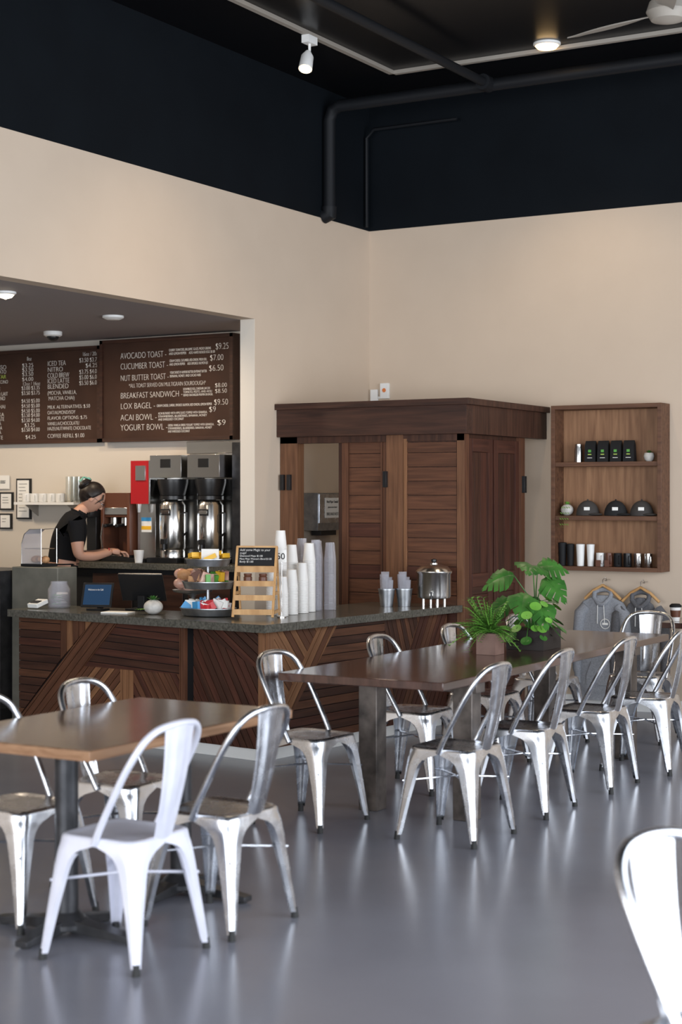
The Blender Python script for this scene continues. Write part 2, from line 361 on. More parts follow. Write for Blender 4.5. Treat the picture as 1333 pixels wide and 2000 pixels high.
mb.bb((x-.05,y-.045,ZK+.24),(x+.05,y-.04,ZK+.36),WHITE); mb.bb((x-.05,y-.047,ZK+.33),(x+.05,y-.045,ZK+.36),BLU); mb.bb((x-.05,y-.047,ZK+.26),(x+.05,y-.045,ZK+.29),YEL)
mb.tube([(x-.02,y-.12,ZK+.47),(x-.02,y-.12,ZK+.40)],[.02,.012],STEEL,12)
mb.build('hot_water_tower',bevel=.005)
mb=MB(); x,y=-8.41,10.87
mb.bb((x-.14,y-.2,ZK),(x+.14,y+.22,ZK+.05),BLK); mb.bb((x+.12,y-.2,ZK+.05),(x+.15,y+.22,ZK+.56),BROWNC); mb.bb((x-.15,y-.2,ZK+.05),(x-.12,y+.22,ZK+.56),BROWNC)
mb.bb((x-.12,y+.0,ZK+.05),(x+.12,y+.22,ZK+.5),BROWNC); mb.bb((x-.12,y-.18,ZK+.36),(x+.12,y+.22,ZK+.56),BROWNC); mb.bb((x-.12,y-.19,ZK+.38),(x+.12,y-.18,ZK+.44),STEEL)
for k in (-.07,.05):
    mb.cyl((x+k,y-.12,ZK+.36),(x+k,y-.12,ZK+.29),.035,STEEL); mb.tube([(x+k,y-.12,ZK+.3),(x+k,y-.25,ZK+.29)],[.012,.016],BLK,10)
mb.tube([(x-.13,y-.19,ZK+.33),(x-.13,y-.22,ZK+.2),(x-.13,y-.2,ZK+.1)],.006,STEEL,8)
mb.build('espresso_machine',bevel=.004)
mb=MB(); x,y=-8.65,10.66
mb.bb((x-.06,y-.1,ZK),(x+.06,y+.1,ZK+.04),BLK); mb.bb((x-.05,y,ZK+.04),(x+.05,y+.1,ZK+.45),BLK); mb.bb((x-.055,y-.08,ZK+.36),(x+.055,y+.1,ZK+.5),BLK)
mb.lathe((x,y,ZK+.5),[(.04,0),(.07,.10),(.07,.13),(.05,.15)],YEL,24); mb.cyl((x,y-.08,ZK+.44),(x,y-.12,ZK+.44),.045,STEEL,24)
mb.build('coffee_grinder',bevel=.004)
def mug(mb,x,y,z,m,r=.04,h=.085,handle=True,a=0):
    mb.lathe((x,y,z),[(r*.85,0),(r,.01),(r,h),(r*.92,h),(r*.9,.012),(.001,.01)],m,24,cap=False); mb.lathe((x,y,z),[(.001,0),(r*.85,0)],m,24,cap=False)
    if handle:
        ca,sa=math.cos(a),math.sin(a)
        mb.tube([(x+ca*(r-.003+q),y+sa*(r-.003+q),z+h*t) for q,t in((0,.8),(r*.6,.78),(r*.75,.5),(r*.55,.25),(0,.2))],.005,m,8)
sh=empty('kitchen_wall_shelf')
mb=MB(); mb.bb((-9.75,10.95,1.60),(-9.08,YK-.002,1.622),WHITE)
for x in (-9.65,-9.18): mb.add([(x,YK,1.60),(x,10.98,1.60),(x,YK,1.50),(x+.01,YK,1.60),(x+.01,10.98,1.60),(x+.01,YK,1.50)],[(0,1,2),(3,5,4),(0,3,4,1),(1,4,5,2)],GREY)
mb.build('shelf_board',parent=sh)
mb=MB()
for i in range(5): mug(mb,-9.68+i*.095,11.04,1.623,WHITE,.042,.075,a=-1)
mb.build('mug_row',parent=sh)
mb=MB()
for i in range(3):
    for k in range(2): mug(mb,-9.19+i*.055,11.09-k*.07,1.623,GLASS,.025,.22,False)
mb.build('glass_row',parent=sh)
def frame(cx,cz,w,h,m,lines=6,y=YK):
    e=empty('framed_notice'); mb=MB()
    if m: mb.bb((cx-w/2,y-.02,cz-h/2),(cx+w/2,y,cz+h/2),m)
    mb.bb((cx-w/2+(.015 if m else 0),y-.023,cz-h/2+(.015 if m else 0)),(cx+w/2-(.015 if m else 0),y-.018,cz+h/2-(.015 if m else 0)),PAPER)
    for i in range(lines):
        zz=cz+h/2-.05-i*(h-.09)/lines; mb.bb((cx-w/2+.035,y-.0245,zz),(cx+w/2-.035-random.random()*.03,y-.023,zz+.004),BLKM)
    mb.build('frame',parent=e); return e
frame(-9.8,1.65,.165,.36,BLK,9); frame(-10.0,1.63,.15,.16,BLK,3); frame(-10.01,1.45,.14,.14,BLK,2); frame(-10.03,1.80,.14,.12,None,4)
# ---------------------------------------------------------------- menu boards
def board(x0,x1,z0,z1,name,y):
    e=empty(name); mb=MB(); mb.bb((x0,y,z0),(x1,YK-.002,z1),BOARD)
    t=.03
    mb.bb((x0,y-.02,z0),(x1,y,z0+t),WXD); mb.bb((x0,y-.02,z1-t),(x1,y,z1),WXD); mb.bb((x0,y-.02,z0),(x0+t,y,z1),WXD); mb.bb((x1-t,y-.02,z0),(x1,y,z1),WXD)
    mb.build('board',parent=e); return e
x0,x1=-8.87,-7.50
e=board(x0,x1,2.135,3.0,'menu_board',YK-.09); y=YK-.092
def TX(px): return x0+(px-205)/272*(x1-x0)
def TZ(py): return 3.0-(py-658)/204*.865
R=[("AVOCADO TOAST -",247,342,697,.075),("CUCUMBER TOAST -",247,345,718,.075),("NUT BUTTER TOAST -",247,346,741,.072),("*ALL TOAST SERVED ON MULTIGRAIN SOURDOUGH*",265,422,755,.05),
("BREAKFAST SANDWICH -",247,374,776,.072),("LOX BAGEL -",247,318,797,.072),("ACAI BOWL -",247,322,820,.075),("YOGURT BOWL -",247,344,840,.075),
("$9.25",441,466,688,.075),("$7.00",430,456,709,.07),("$6.50",428,456,729,.07),("$8.00",440,463,761,.05),("$8.50",440,463,772,.05),("$9.50",438,465,795,.07),("$9",428,441,808,.065),("$9",444,460,834,.065),
("CHERRY TOMATOES, BALSAMIC GLAZE, MICRO GREENS",348,432,687,.03),("AND LEMON PEPPER     ADD HARD BOILED EGG $1.00",348,440,694,.03),
("CREAM CHEESE, CUCUMBER, RED ONION, FRESH DILL",349,424,708,.03),("AND LEMON PEPPER     ADD SMOKED SALMON $3",349,426,715,.03),
("YOUR CHOICE OF ALMOND BUTTER OR PEANUT BUTTER",350,424,731,.03),("BANANA, HONEY, AND CACAO NIBS",350,412,738,.03),
("SCRAMBLED EGG, CHEDDAR, BACON",377,430,764,.027),("TOMATO, PESTO, AND AIOLI",377,434,770,.027),("SERVED ON ENGLISH MUFFIN OR BAGEL",377,436,776,.027),
("CREAM CHEESE, CAPERS, SMOKED SALMON, RED ONION, LEMON PEPPER",323,434,795,.03),
("ACAI BLENDED WITH APPLE JUICE TOPPED WITH GRANOLA,",326,425,810,.027),("STRAWBERRIES, BLUEBERRIES, BANANA, HONEY",326,424,816,.027),("AND SHREDDED COCONUT",326,378,822,.027),
("GREEK VANILLA GREEK YOGURT TOPPED WITH GRANOLA,",346,438,834,.027),("STRAWBERRIES, BLUEBERRIES, BANANA, HONEY",346,434,840,.027),("AND SHREDDED COCONUT",346,390,846,.027)]
for s,a,b_,z,sz in R: text(s,(TX(a),y-.001,TZ(z)),sz,CHALK,e,width=TX(b_)-TX(a),thin=.024 if sz>.04 else .01)
x0,x1=-10.75,-8.90
e=board(x0,x1,2.135,2.965,'menu_board',YK-.05); y=YK-.052
def TX2(px): return -10.09+(px)/205*(1.175)
def TZ2(py): return 2.965-(py-676)/190*.83
L=[('8oz',63,72,698,.05),('ESSO',0,20,713,.055),('HIATO',0,20,722,.05),('OCCINO',0,24,742,.045),('LE',0,8,757,.05),('AU LAIT',0,24,767,.05),('CANO',0,18,776,.05),('CHAI',0,18,793,.05),('AKA',0,16,809,.05),('MATE',0,16,818,.05),('CA',0,10,827,.05),('COA',0,12,836,.05),('CA',0,10,845,.05),('TTE',0,14,856,.05),
('$3.25',53,75,711,.05),('$3.50',53,75,720,.05),('$3.50',53,75,729,.05),('$4.00',53,75,739,.05),('12oz / 16oz',54,88,748,.045),
('$3.00 $3.35',52,88,757,.05),('$3.50 $3.75',52,88,767,.05),('$4.50 $5.00',52,88,783,.05),('$4.50 $5.00',52,88,793,.05),('$4.50 $5.00',52,88,803,.05),('$3.50 $4.00',52,88,812,.05),('$3.50 $4.00',52,88,822,.05),('$3.25',58,78,832,.05),('$3.50 $4.00',52,88,841,.05),('$4.25',60,80,856,.05),
('16oz / 20oz',172,203,695,.05),('ICED TEA',104,139,711,.062),('$3.50 $3.75',166,203,707,.055),('NITRO',104,133,723,.06),('$4.25',178,200,718,.055),('COLD BREW',104,146,735,.062),('$3.75 $4.00',166,203,730,.055),('ICED LATTE',104,146,746,.062),('$5.00 $6.00',166,203,741,.055),('BLENDED',104,144,757,.06),('$5.50 $6.00',166,203,752,.055),
('(MOCHA, VANILLA,',104,160,769,.05),('MATCHA CHAI)',106,156,780,.05),('MILK ALTERNATIVES: $.50',104,186,797,.045),('OAT/ALMOND/SOY',104,158,808,.045),('FLAVOR OPTIONS: $.75',104,180,819,.045),('VANILLA/CHOCOLATE/',104,166,830,.045),('HAZELNUT/WHITE CHOCOLATE',104,188,840,.045),('COFFEE REFILL $1.00',104,175,855,.05)]
for s,a,b_,z,sz in L: text(s,(TX2(a),y-.001,TZ2(z)),sz,CHALK,e,width=TX2(b_)-TX2(a),thin=.022)
text('LTAR',(TX2(0),y-.001,TZ2(732)),.05,CHALKG,e,width=TX2(20)-TX2(0))
# ---------------------------------------------------------------- wood washroom cabinet
cb=MB(); yc=10.78; xa,xb=XL+.005,-5.285; ze=2.13
def bx(a,b,m): cb.bb(a,b,m)
bx((xa,yc,0),(-6.72,yc+.1,ze),WVM); bx((-6.36,yc+.02,0),(-6.33,yc+.07,ze),WVD)
bx((-5.93,yc-.01,0),(-5.79,yc+.09,ze),WVM); bx((xb-.06,yc,0),(xb,yc+.08,ze),WVM)
bx((xa,yc+.0,ze-.05),(xb,yc+.08,ze),WVD)
bx((-5.79,yc+.02,0),(xb-.06,yc+.06,ze),WVD)
g1=lambda u,v,w: V((-6.33+u,yc+.04-w,v))
bx((-6.33,yc+.04,.0),(-5.93,yc+.07,ze),WVD)
planks(cb,[(.06,.15),(.34,.15),(.34,ze-.05),(.06,ze-.05)],0,.105,g1,.016,[WM,WM,WR],.006)
planks(cb,[(.0,.02),(.06,.02),(.06,ze-.05),(0,ze-.05)],90,.06,g1,.028,[WM]); planks(cb,[(.34,.02),(.4,.02),(.4,ze-.05),(.34,ze-.05)],90,.06,g1,.028,[WM])
g2=lambda u,v,w: V((-5.79+u,yc+.02-w,v))
planks(cb,[(.03,.1),(.44,.1),(.44,ze-.06),(.03,ze-.06)],0,.105,g2,.014,[WM,WR,WM,WM],.006)
planks(cb,[(0,0),(.03,0),(.03,ze-.03),(0,ze-.03)],90,.05,g2,.022,[WL])
yr=11.86
bx((xb-.08,yc+.08,0),(xb-.03,yr,ze),WVD)
g3=lambda u,v,w: V((xb-.03+w,yc+u,v))
LR=yr-yc
for a,b_ in ((.08,.50),(.53,.98)):
    planks(cb,[(a,.0),(a+.07,.0),(a+.07,ze-.03),(a,ze-.03)],90,.07,g3,.025,[WR]); planks(cb,[(b_-.07,.0),(b_,.0),(b_,ze-.03),(b_-.07,ze-.03)],90,.07,g3,.025,[WR])
    planks(cb,[(a+.07,.1),(b_-.07,.1),(b_-.07,1.0),(a+.07,1.0)],0,.105,g3,.012,[WD,WR]); planks(cb,[(a+.07,1.0),(b_-.07,1.0),(b_-.07,1.1),(a+.07,1.1)],0,.2,g3,.025,[WR])
    planks(cb,[(a+.07,1.1),(b_-.07,1.1),(b_-.07,ze-.13),(a+.07,ze-.13)],90,.105,g3,.012,[WD,WR]); planks(cb,[(a+.07,ze-.13),(b_-.07,ze-.13),(b_-.07,ze-.03),(a+.07,ze-.03)],0,.2,g3,.025,[WR])
planks(cb,[(.98,0),(LR,0),(LR,ze),(.98,ze)],90,.1,g3,.03,[WM]); planks(cb,[(0,0),(.08,0),(.08,ze),(0,ze)],90,.09,g3,.03,[WM])
bx((xa,yc-.05,ze),(xb+.04,yc+.05,2.34),WXD); bx((xb-.04,yc+.05,ze),(xb+.04,YB-.003,2.34),WVD)
bx((xa,yc-.08,2.34),(xb+.07,yc+.10,2.386),WXD); bx((xb-.1,yc+.10,2.34),(xb+.07,YB-.003,2.386),WVD)
for p in ((-6.86,yc-.03,1.78),(-6.8,yc-.03,1.78),(-5.945,yc-.04,1.80)): cb.bb((p[0],p[1],p[2]-.06),(p[0]+.03,p[1]+.03,p[2]+.06),BLK)
cb.bb((xb,yr-.06,1.7),(xb+.025,yr-.02,1.83),BLK)
cb.build('wood_washroom_enclosure',bevel=.003)
e=empty('paper_towel_dispenser'); mb=MB(); mb.bb((XL+.002,11.12,1.40),(XL+.14,11.52,1.70),GALVD); mb.bb((XL+.14,11.14,1.46),(XL+.146,11.50,1.69),GALV); mb.bb((XL+.147,11.22,1.50),(XL+.149,11.44,1.66),PAPER); mb.bb((XL+.03,11.2,1.36),(XL+.12,11.44,1.40),BLK); mb.build('dispenser_body',parent=e,bevel=.006)
rt=(math.pi/2,0,math.pi/2)
text('Need Paper Towels?',(XL+.15,11.24,1.62),.03,BLKM,e,rt,.18); text('please wave hand',(XL+.15,11.26,1.58),.02,BLKM,e,rt,.14); text('BREAKFAST',(XL+.15,11.24,1.52),.035,BLKM,e,rt,.18)
mb=MB(); mb.bb((-6.86,YB-.02,2.47),(-6.79,YB-.001,2.58),WHITE); mb.bb((-6.79,YB-.012,2.5),(-6.76,YB-.001,2.52),WHITE); mb.bb((-6.83,YB-.012,2.387),(-6.815,YB-.001,2.47),WHITE); mb.bb((-6.76,YB-.03,2.50),(-6.68,YB-.001,2.63),WHITE); mb.cyl((-6.72,YB-.03,2.57),(-6.72,YB-.034,2.57),.018,ORNG); mb.build('fire_alarm_strobe',bevel=.004)
# ---------------------------------------------------------------- wall display shelf
sx0,sx1,sz0,sz1,sy=-5.125,-4.22,1.093,2.385,12.0
ws=MB(); t=.032
ws.bb((sx0,sy,sz0),(sx0+t,YB-.002,sz1),SHF); ws.bb((sx1-t,sy,sz0),(sx1,YB-.002,sz1),SHF); ws.bb((sx0+t,sy,sz1-t),(sx1-t,YB-.002,sz1),SHF); ws.bb((sx0+t,sy,sz0),(sx1-t,YB-.002,sz0+t),SHF)
ws.bb((sx0+t,YB-.02,sz0+t),(sx1-t,YB-.003,sz1-t),SHB)
for z in (1.925,1.505): ws.bb((sx0+t,sy+.01,z-.02),(sx1-t,YB-.02,z+.015),SHF)
ws.build('wall_display_shelf',bevel=.002)
def SX(px): return -5.03+(px-1106)*.00423
Y1=12.09; Z1,Z2,Z3=1.941,1.521,1.126
mb=MB(); mb.lathe((SX(1130),Y1,Z1),[(.033,0),(.033,.10),(.028,.115),(.028,.14),(.02,.145)],STEEL); mb.build('steel_flask')
for i,px in enumerate((1155,1180,1205,1230)):
    mb=MB(); x=SX(px); mb.add([(x-.045,Y1-.03,Z1),(x+.045,Y1-.03,Z1),(x+.045,Y1+.03,Z1),(x-.045,Y1+.03,Z1),(x-.043,Y1-.025,Z1+.13),(x+.043,Y1-.025,Z1+.13),(x+.043,Y1+.02,Z1+.13),(x-.043,Y1+.02,Z1+.13),(x-.043,Y1-.004,Z1+.165),(x+.043,Y1-.004,Z1+.165)],
      [(0,1,5,4),(1,2,6,5),(2,3,7,6),(3,0,4,7),(4,5,9,8),(6,7,8,9),(5,6,9),(7,4,8),(3,2,1,0)],BLKM)
    mb.bb((x-.014,Y1-.034,Z1+.055),(x+.014,Y1-.03,Z1+.062),CHALKG); mb.bb((x-.012,Y1-.034,Z1+.075),(x+.012,Y1-.03,Z1+.095),GRN); mb.bb((x-.02,Y1-.034,Z1+.03),(x+.02,Y1-.03,Z1+.034),PAPER); mb.build('coffee_bag')
def leaf(mb,b,d,L,W,m,seg=6,droop=.3,lobed=False,n=None,cup=.15):
    d=d.normalized(); up=n if n is not None else V((0,0,1)); s_=d.cross(up); s_=s_.normalized() if s_.length>1e-3 else V((1,0,0)); nn=s_.cross(d)
    mid=lambda t: b+d*L*t-V((0,0,1))*droop*L*t*t
    wf=lambda t: W*.5*(math.sin(math.pi*min(1,t**.65*.98+.02)))
    vs=[];fs=[]
    if not lobed:
        for i in range(seg+1):
            t=i/seg; w=wf(t) if 0<i<seg else .001; vs+=[mid(t)-s_*w+nn*w*cup,mid(t),mid(t)+s_*w+nn*w*cup]
        for i in range(seg): o=i*3; fs+=[(o,o+1,o+4,o+3),(o+1,o+2,o+5,o+4)]
    else:
        K=6
        for i in range(K):
            t0=i/K; t1=(i+1)/K
            for sg in (-1,1):
                o=len(vs); w0,w1=wf(t0+.05),wf(min(.97,t1-.02)); tt=.08
                a0=mid(t0);a1=mid(t1);m0=mid(t0)+s_*sg*w0*.35+nn*w0*cup*.5;m1=mid(t1)+s_*sg*w1*.35+nn*w1*cup*.5
                e0=mid(t0+tt+.01)+s_*sg*w0+nn*(w0*cup)-V((0,0,w0*.25)); e1=mid(min(1.05,t1+tt-.035))+s_*sg*w1*.97-V((0,0,w1*.25))
                vs+=[a0,a1,m1,m0,e1,e0]; fs+=[(o,o+1,o+2,o+3),(o+3,o+2,o+4,o+5)]
    mb.add(vs,fs,m,True)
def succ(mb,c,n,L,m):
    for i in range(n):
        a=i*2.4; el=.3+1.0*(i/n); d=V((math.cos(a)*math.cos(el),math.sin(a)*math.cos(el),math.sin(el))); leaf(mb,V(c),d,L*(1-.3*i/n),L*.35,m,4,.1)
mb=MB(); x=SX(1268); mb.lathe((x,Y1-.01,Z1),[(.02,0),(.035,.015),(.042,.04),(.035,.065),(.03,.065)],POTW); succ(mb,(x,Y1-.01,Z1+.06),16,.045,LEAF)
mb.build('potted_succulent')
mb=MB(); x=SX(1106); mb.sph((x+.01,Y1-.01,Z2+.045),(.05,.05,.045),POTW,20); succ(mb,(x+.01,Y1-.01,Z2+.085),18,.045,LEAF2)
for j in range(4):
    for k in range(8):
        b=V((x-.02+j*.02,Y1-.06-(.035 if k>2 else 0.01*k),Z2+.07-k*.022)); leaf(mb,b,V((-1 if k%2 else 1,-.4,-.5)),.022,.012,LEAF2,3)
mb.build('potted_trailing_plant')
for i,(px,m_) in enumerate(((1148,CAPM),(1203,CAPM2),(1253,CAPM))):
    mb=MB(); x=SX(px)
    mb.sph((x,Y1+.002,Z2+.010),(.092,.075,.11),m_,24,fn=lambda p: V((p.x,p.y,max(p.z,-.008))))
    mb.sph((x+.07,Y1-.03,Z2+.012),(.07,.05,.010),m_,20,R=Matrix.Rotation(-.4,4,'Z')); mb.sph((x,Y1+.002,Z2+.122),.008,m_,8)
    mb.box((x+.02,Y1-.066,Z2+.055),(.045,.006,.025),PAPER,rz=.15); mb.build('baseball_cap')
def tumbler(px,m,h=.16,r=.036,y=Y1):
    mb=MB(); mb.lathe((SX(px),y,Z3),[(r*.78,0),(r*.8,.01),(r,h*.9),(r*1.03,h*.9),(r*1.03,h),(r*.5,h+.004)],m); mb.build('travel_tumbler')
tumbler(1098,BLKM,.18,.032); tumbler(1114,BLKM,.17,.030); tumbler(1134,WHITE,.17,.034); tumbler(1154,WHITE,.17,.03)
for px,m_ in ((1173,WHITE),(1190,BROWNC),(1207,BLKM),(1226,BLK),(1246,STEEL),(1266,STEEL)):
    mb=MB(); mug(mb,SX(px),Y1,Z3,m_,.031,.105,a=-.9)
    if px in(1173,1190): mb.bb((SX(px)-.02,Y1-.046,Z3+.0),(SX(px)+.02,Y1-.044,Z3+.05),BROWNC)
    mb.build('coffee_mug')
def hoodie(x,y,m,zt=.93,zb=.08,w=.25,dp=.03,logo=True):
    e=empty('hooded_sweatshirt'); mb=MB(); vs=[];fs=[];n=36
    rows=[(zt+.0,.055,.7),(zt-.02,.10,.8),(zt-.05,.165,.9),(zt-.10,.205,1),(zt-.25,.205,1),(zt-.45,.205,1),(zb+.12,.215,1.05),(zb+.07,.21,1.1),(zb+.06,.195,.9),(zb,.19,.9)]
    for z,ww,dd in rows:
        for k in range(n):
            a=2*math.pi*k/n; rip=1+.16*math.sin(a*6+z*7); c_,s_=math.cos(a),math.sin(a)
            vs.append((x+ww*math.copysign(abs(c_)**.8,c_)*w/.25,y+dp*dd*math.copysign(abs(s_)**.7,s_)*rip,z))
    for i in range(len(rows)-1):
        for k in range(n): fs.append((i*n+k,i*n+(k+1)%n,(i+1)*n+(k+1)%n,(i+1)*n+k))
    fs.append(tuple(range(n))); fs.append(tuple((len(rows)-1)*n+k for k in range(n))[::-1]); mb.add(vs,fs,m,True)
    for sg in (-1,1):
        mb.tube([(x+sg*.13,y,zt-.085),(x+sg*.18,y-.01,zt-.14),(x+sg*.205,y-.02,zt-.35),(x+sg*.205,y-.022,zt-.58),(x+sg*.20,y-.022,zt-.62),(x+sg*.20,y-.022,zt-.69)],[.045,.05,.04,.036,.026,.026],m,14)
    mb.tube([(x-.065,y-.01,zt-.02),(x-.07,y+.005,zt+.02),(x-.04,y+.02,zt+.04),(x,y+.022,zt+.045),(x+.04,y+.02,zt+.04),(x+.07,y+.005,zt+.02),(x+.065,y-.01,zt-.02),(x+.02,y-.03,zt-.07),(x-.02,y-.03,zt-.07)],.02,m,12,closed=True)
    mb.add([(x-.12,y-dp-.008,zb+.12),(x+.12,y-dp-.008,zb+.12),(x+.12,y-dp-.01,zb+.2),(x+.08,y-dp-.01,zb+.3),(x-.08,y-dp-.01,zb+.3),(x-.12,y-dp-.01,zb+.2)],[(0,1,2,3,4,5)],m)
    for sg in(-1,1): mb.tube([(x+sg*.025,y-.045,zt-.07),(x+sg*.03,y-.04,zt-.22)],.003,PAPER,6)
    mb.build('sweatshirt_body',parent=e)
    if logo:
        mb=MB(); mb.tube([(x+.035+.038*math.cos(a*.524),y-.04,zt-.22+.038*math.sin(a*.524)) for a in range(12)],.003,PAPER,6,closed=True)
        mb.bb((x+.012,y-.043,zt-.228),(x+.058,y-.037,zt-.212),PAPER); mb.build('round_emblem',parent=e)
    mb=MB(); mb.tube([(x-.15,y,zt-.03),(x-.08,y,zt+.035),(x,y,zt+.08),(x+.08,y,zt+.035),(x+.15,y,zt-.03)],.012,PINE,10)
    mb.tube([(x,y,zt+.08),(x,y,zt+.12),(x+.02,y,zt+.14),(x+.03,y+.01,zt+.12),(x+.02,y+.03,zt+.11)],.003,STEEL,6); mb.tube([(x+.02,YB-.002,zt+.12),(x+.02,y,zt+.115)],.004,STEEL,6); mb.build('wooden_hanger',parent=e)
hoodie(-4.73,YB-.10,HOOD,.90); hoodie(-4.42,YB-.10,HOOD2,.89,.10,.15,.025,False)
# ---------------------------------------------------------------- chairs
def chair_mesh(name,MM):
    mb=MB()
    def per(s,h,r):
        a=abs(s); q=r*math.pi/4
        if a<=q: an=math.pi/4+math.copysign(a/r,s); return (h-r+r*math.cos(an),h-r+r*math.sin(an))
        b=a-q; return (h-r-b,h) if s>0 else (h,h-r-b)
    n=13; rr=.05
    rings=[(.02,.446),(.07,.446),(.12,.4465),(.15,.449),(.160,.453),(.170,.4525),(.176,.447),(.178,.438)]
    for q in range(4):
        Rz=Matrix.Rotation(q*math.pi/2,4,'Z'); vs=[];fs=[]
        for h,z in rings:
            r=min(rr,h*.5); full=(h-r)+r*math.pi/4
            for i in range(n): x,y=per(-full+2*full*i/(n-1),h,r); vs.append(Rz@V((x,y,z)))
        for k in range(len(rings)-1):
            for i in range(n-1): fs.append((k*n+i,(k+1)*n+i,(k+1)*n+i+1,k*n+i+1))
        o=len(vs); vs.append(V((0,0,.446)))
        for i in range(n-1): fs.append((o,i,i+1))
        mb.add(vs,fs,MM,True)
        lv=[(.438,.178,1,.05),(.425,.180,.995,.05),(.414,.182,.80,.05),(.404,.184,.64,.048),(.390,.186,.52,.045),(.37,.188,.43,.04),(.34,.191,.37,.035),(.28,.197,.31,.03),(.2,.205,.24,.025),(.12,.213,.185,.02),(.05,.22,.14,.018),(.025,.223,.12,.017)]
        vs=[];fs=[]
        for z,h,wf,r in lv:
            f0=(.178-.05)+.05*math.pi/4; full=((h-r)+r*math.pi/4) if wf>.99 else f0*1.03
            for i in range(n): x,y=per((-1+2*i/(n-1))*full*wf,h,r); vs.append(Rz@V((x,y,z)))
        for k in range(len(lv)-1):
            for i in range(n-1): fs.append((k*n+i,(k+1)*n+i,(k+1)*n+i+1,k*n+i+1))
        mb.add(vs,fs,MM,True)
        vs2=[]
        for (z,h,wf,r) in lv[4:]:
            f0=(.178-.05)+.05*math.pi/4; w=f0*1.03*wf
            for sg in (-1,1):
                x,y=per(sg*w,h,r); vs2.append(Rz@V((x,y,z))); vs2.append(Rz@V((x-.012,y-.012,z)))
        fs=[]
        for k in range(len(lv[4:])-1):
            o=k*4; fs+=[(o,o+1,o+5,o+4),(o+2,o+3,o+7,o+6)]
        mb.add(vs2,fs,MM,True)
        p=Rz@V((.212,.212,0)); mb.cyl((p.x,p.y,0),(p.x*.99,p.y*.99,.04),.015,RUB,12,.013)
        mb.tube([Rz@V((.194,.19,.285)),Rz@V((0,0,.30))],.0055,MM,8)
    half=[(.0,.182,.43),(-.035,.186,.50),(-.085,.189,.59),(-.14,.188,.69),(-.185,.178,.765),(-.213,.155,.815),(-.232,.112,.845),(-.243,.058,.856),(-.246,0,.859)]
    P=half+[(x,-y,z) for x,y,z in half[:-1]][::-1]
    Q=[]
    for i in range(len(P)-1):
        p0=V(P[max(0,i-1)]);p1=V(P[i]);p2=V(P[i+1]);p3=V(P[min(len(P)-1,i+2)])
        for k in range(4):
            t=k/4; Q.append(.5*((2*p1)+(p2-p0)*t+(2*p0-5*p1+4*p2-p3)*t*t+(3*p1-p0-3*p2+p3)*t**3))
    Q.append(V(P[-1])); mb.tube(Q,.0135,MM,12)
    vs=[];fs=[];NR=12;NC=11
    for side in (0,1):
        for i in range(NR+1):
            t=i/NR; z=.44+t*.412; xx=-.168-.012*math.sin(math.pi*t)-.078*t; hw=.052+.034*t
            for j in range(NC):
                c=-1+2*j/(NC-1); emb=.006 if (abs(abs(c)-.6)<.05 and .1<t<.92) else 0
                vs.append((xx-.010*(1-c*c)+emb+(.0015 if side else -.0015),c*hw,z))
    W=(NR+1)*NC
    for i in range(NR):
        for j in range(NC-1):
            a=i*NC+j; fs.append((a,a+1,a+NC+1,a+NC)); a+=W; fs.append((a,a+NC,a+NC+1,a+1))
        a=i*NC; fs.append((a,a+NC,a+NC+W,a+W)); a=i*NC+NC-1; fs.append((a,a+W,a+NC+W,a+NC))
    mb.add(vs,fs,MM,True)
    return mb.build(name,mesh_only=True)
CM=chair_mesh('dining_chair',GALV); CW=chair_mesh('dining_chair_daylit',CHLIT)  # second mesh differs only by the daylight-whitened colour
def chair(x,y,a,me=CM):
    o=D.objects.new('dining_chair',me); scene.collection.objects.link(o); o.location=(x,y,0); o.rotation_euler[2]=math.radians(a)
for x,y,a in ((-3.60,7.25,178),(-3.60,8.06,182),(-3.57,8.93,180),(-3.50,9.66,184)): chair(x,y,a)
for x,y,a in ((-4.41,7.2,-4),(-4.42,8.36,2),(-4.42,9.3,0),(-4.42,10.27,0)): chair(x,y,a)
chair(-3.95,10.80,-88)
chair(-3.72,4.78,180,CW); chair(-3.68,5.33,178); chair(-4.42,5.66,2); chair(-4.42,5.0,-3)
chair(-1.12,3.70,-18); chair(-1.96,6.72,0)
# ---------------------------------------------------------------- tables
mb=MB(); mb.bb((-4.56,4.6,.722),(-3.74,5.96,.758),EDGA); mb.bb((-4.558,4.602,.757),(-3.742,5.958,.762),TOPA)
for y in (4.88,5.62):
    mb.cyl((-4.08,y,.06),(-4.08,y,.70),.045,STEELD,28); mb.bb((-4.3,y-.12,.70),(-3.86,y+.12,.722),STEELD); mb.lathe((-4.08,y,.03),[(.09,0),(.09,.02),(.05,.06)],STEELD)
    for a in (0,90,180,270):
        a=math.radians(a); d=V((math.cos(a),math.sin(a),0)); s_=V((-d.y,d.x,0)); L_=.34 if abs(d.x)>.5 else .26; c=V((-4.08,y,0))
        vs=[c+d*.03+s_*k*.04+V((0,0,z)) for k in(-1,1) for z in(.02,.07)]+[c+d*L_+s_*k*.028+V((0,0,z)) for k in(-1,1) for z in(.008,.03)]
        mb.add(vs,[(0,1,3,2),(4,6,7,5),(0,4,5,1),(2,3,7,6),(0,2,6,4),(1,5,7,3)],STEELD); mb.cyl(c+d*(L_-.03),c+d*(L_-.03)+V((0,0,.012)),.02,RUB,12)
mb.build('dining_table',bevel=.004)
mb=MB(); mb.bb((-4.575,7.15,.72),(-3.62,10.45,.762),TOPB)
for y in (7.66,9.97):
    for x in (-4.30,-3.74): mb.bb((x-.055,y-.055,0),(x+.055,y+.055,.70),RAWST)
    mb.bb((-4.40,y-.05,.66),(-3.66,y+.05,.72),RAWST)
mb.bb((-4.06,7.66,.66),(-3.98,9.97,.72),RAWST)
mb.build('communal_table',bevel=.004)
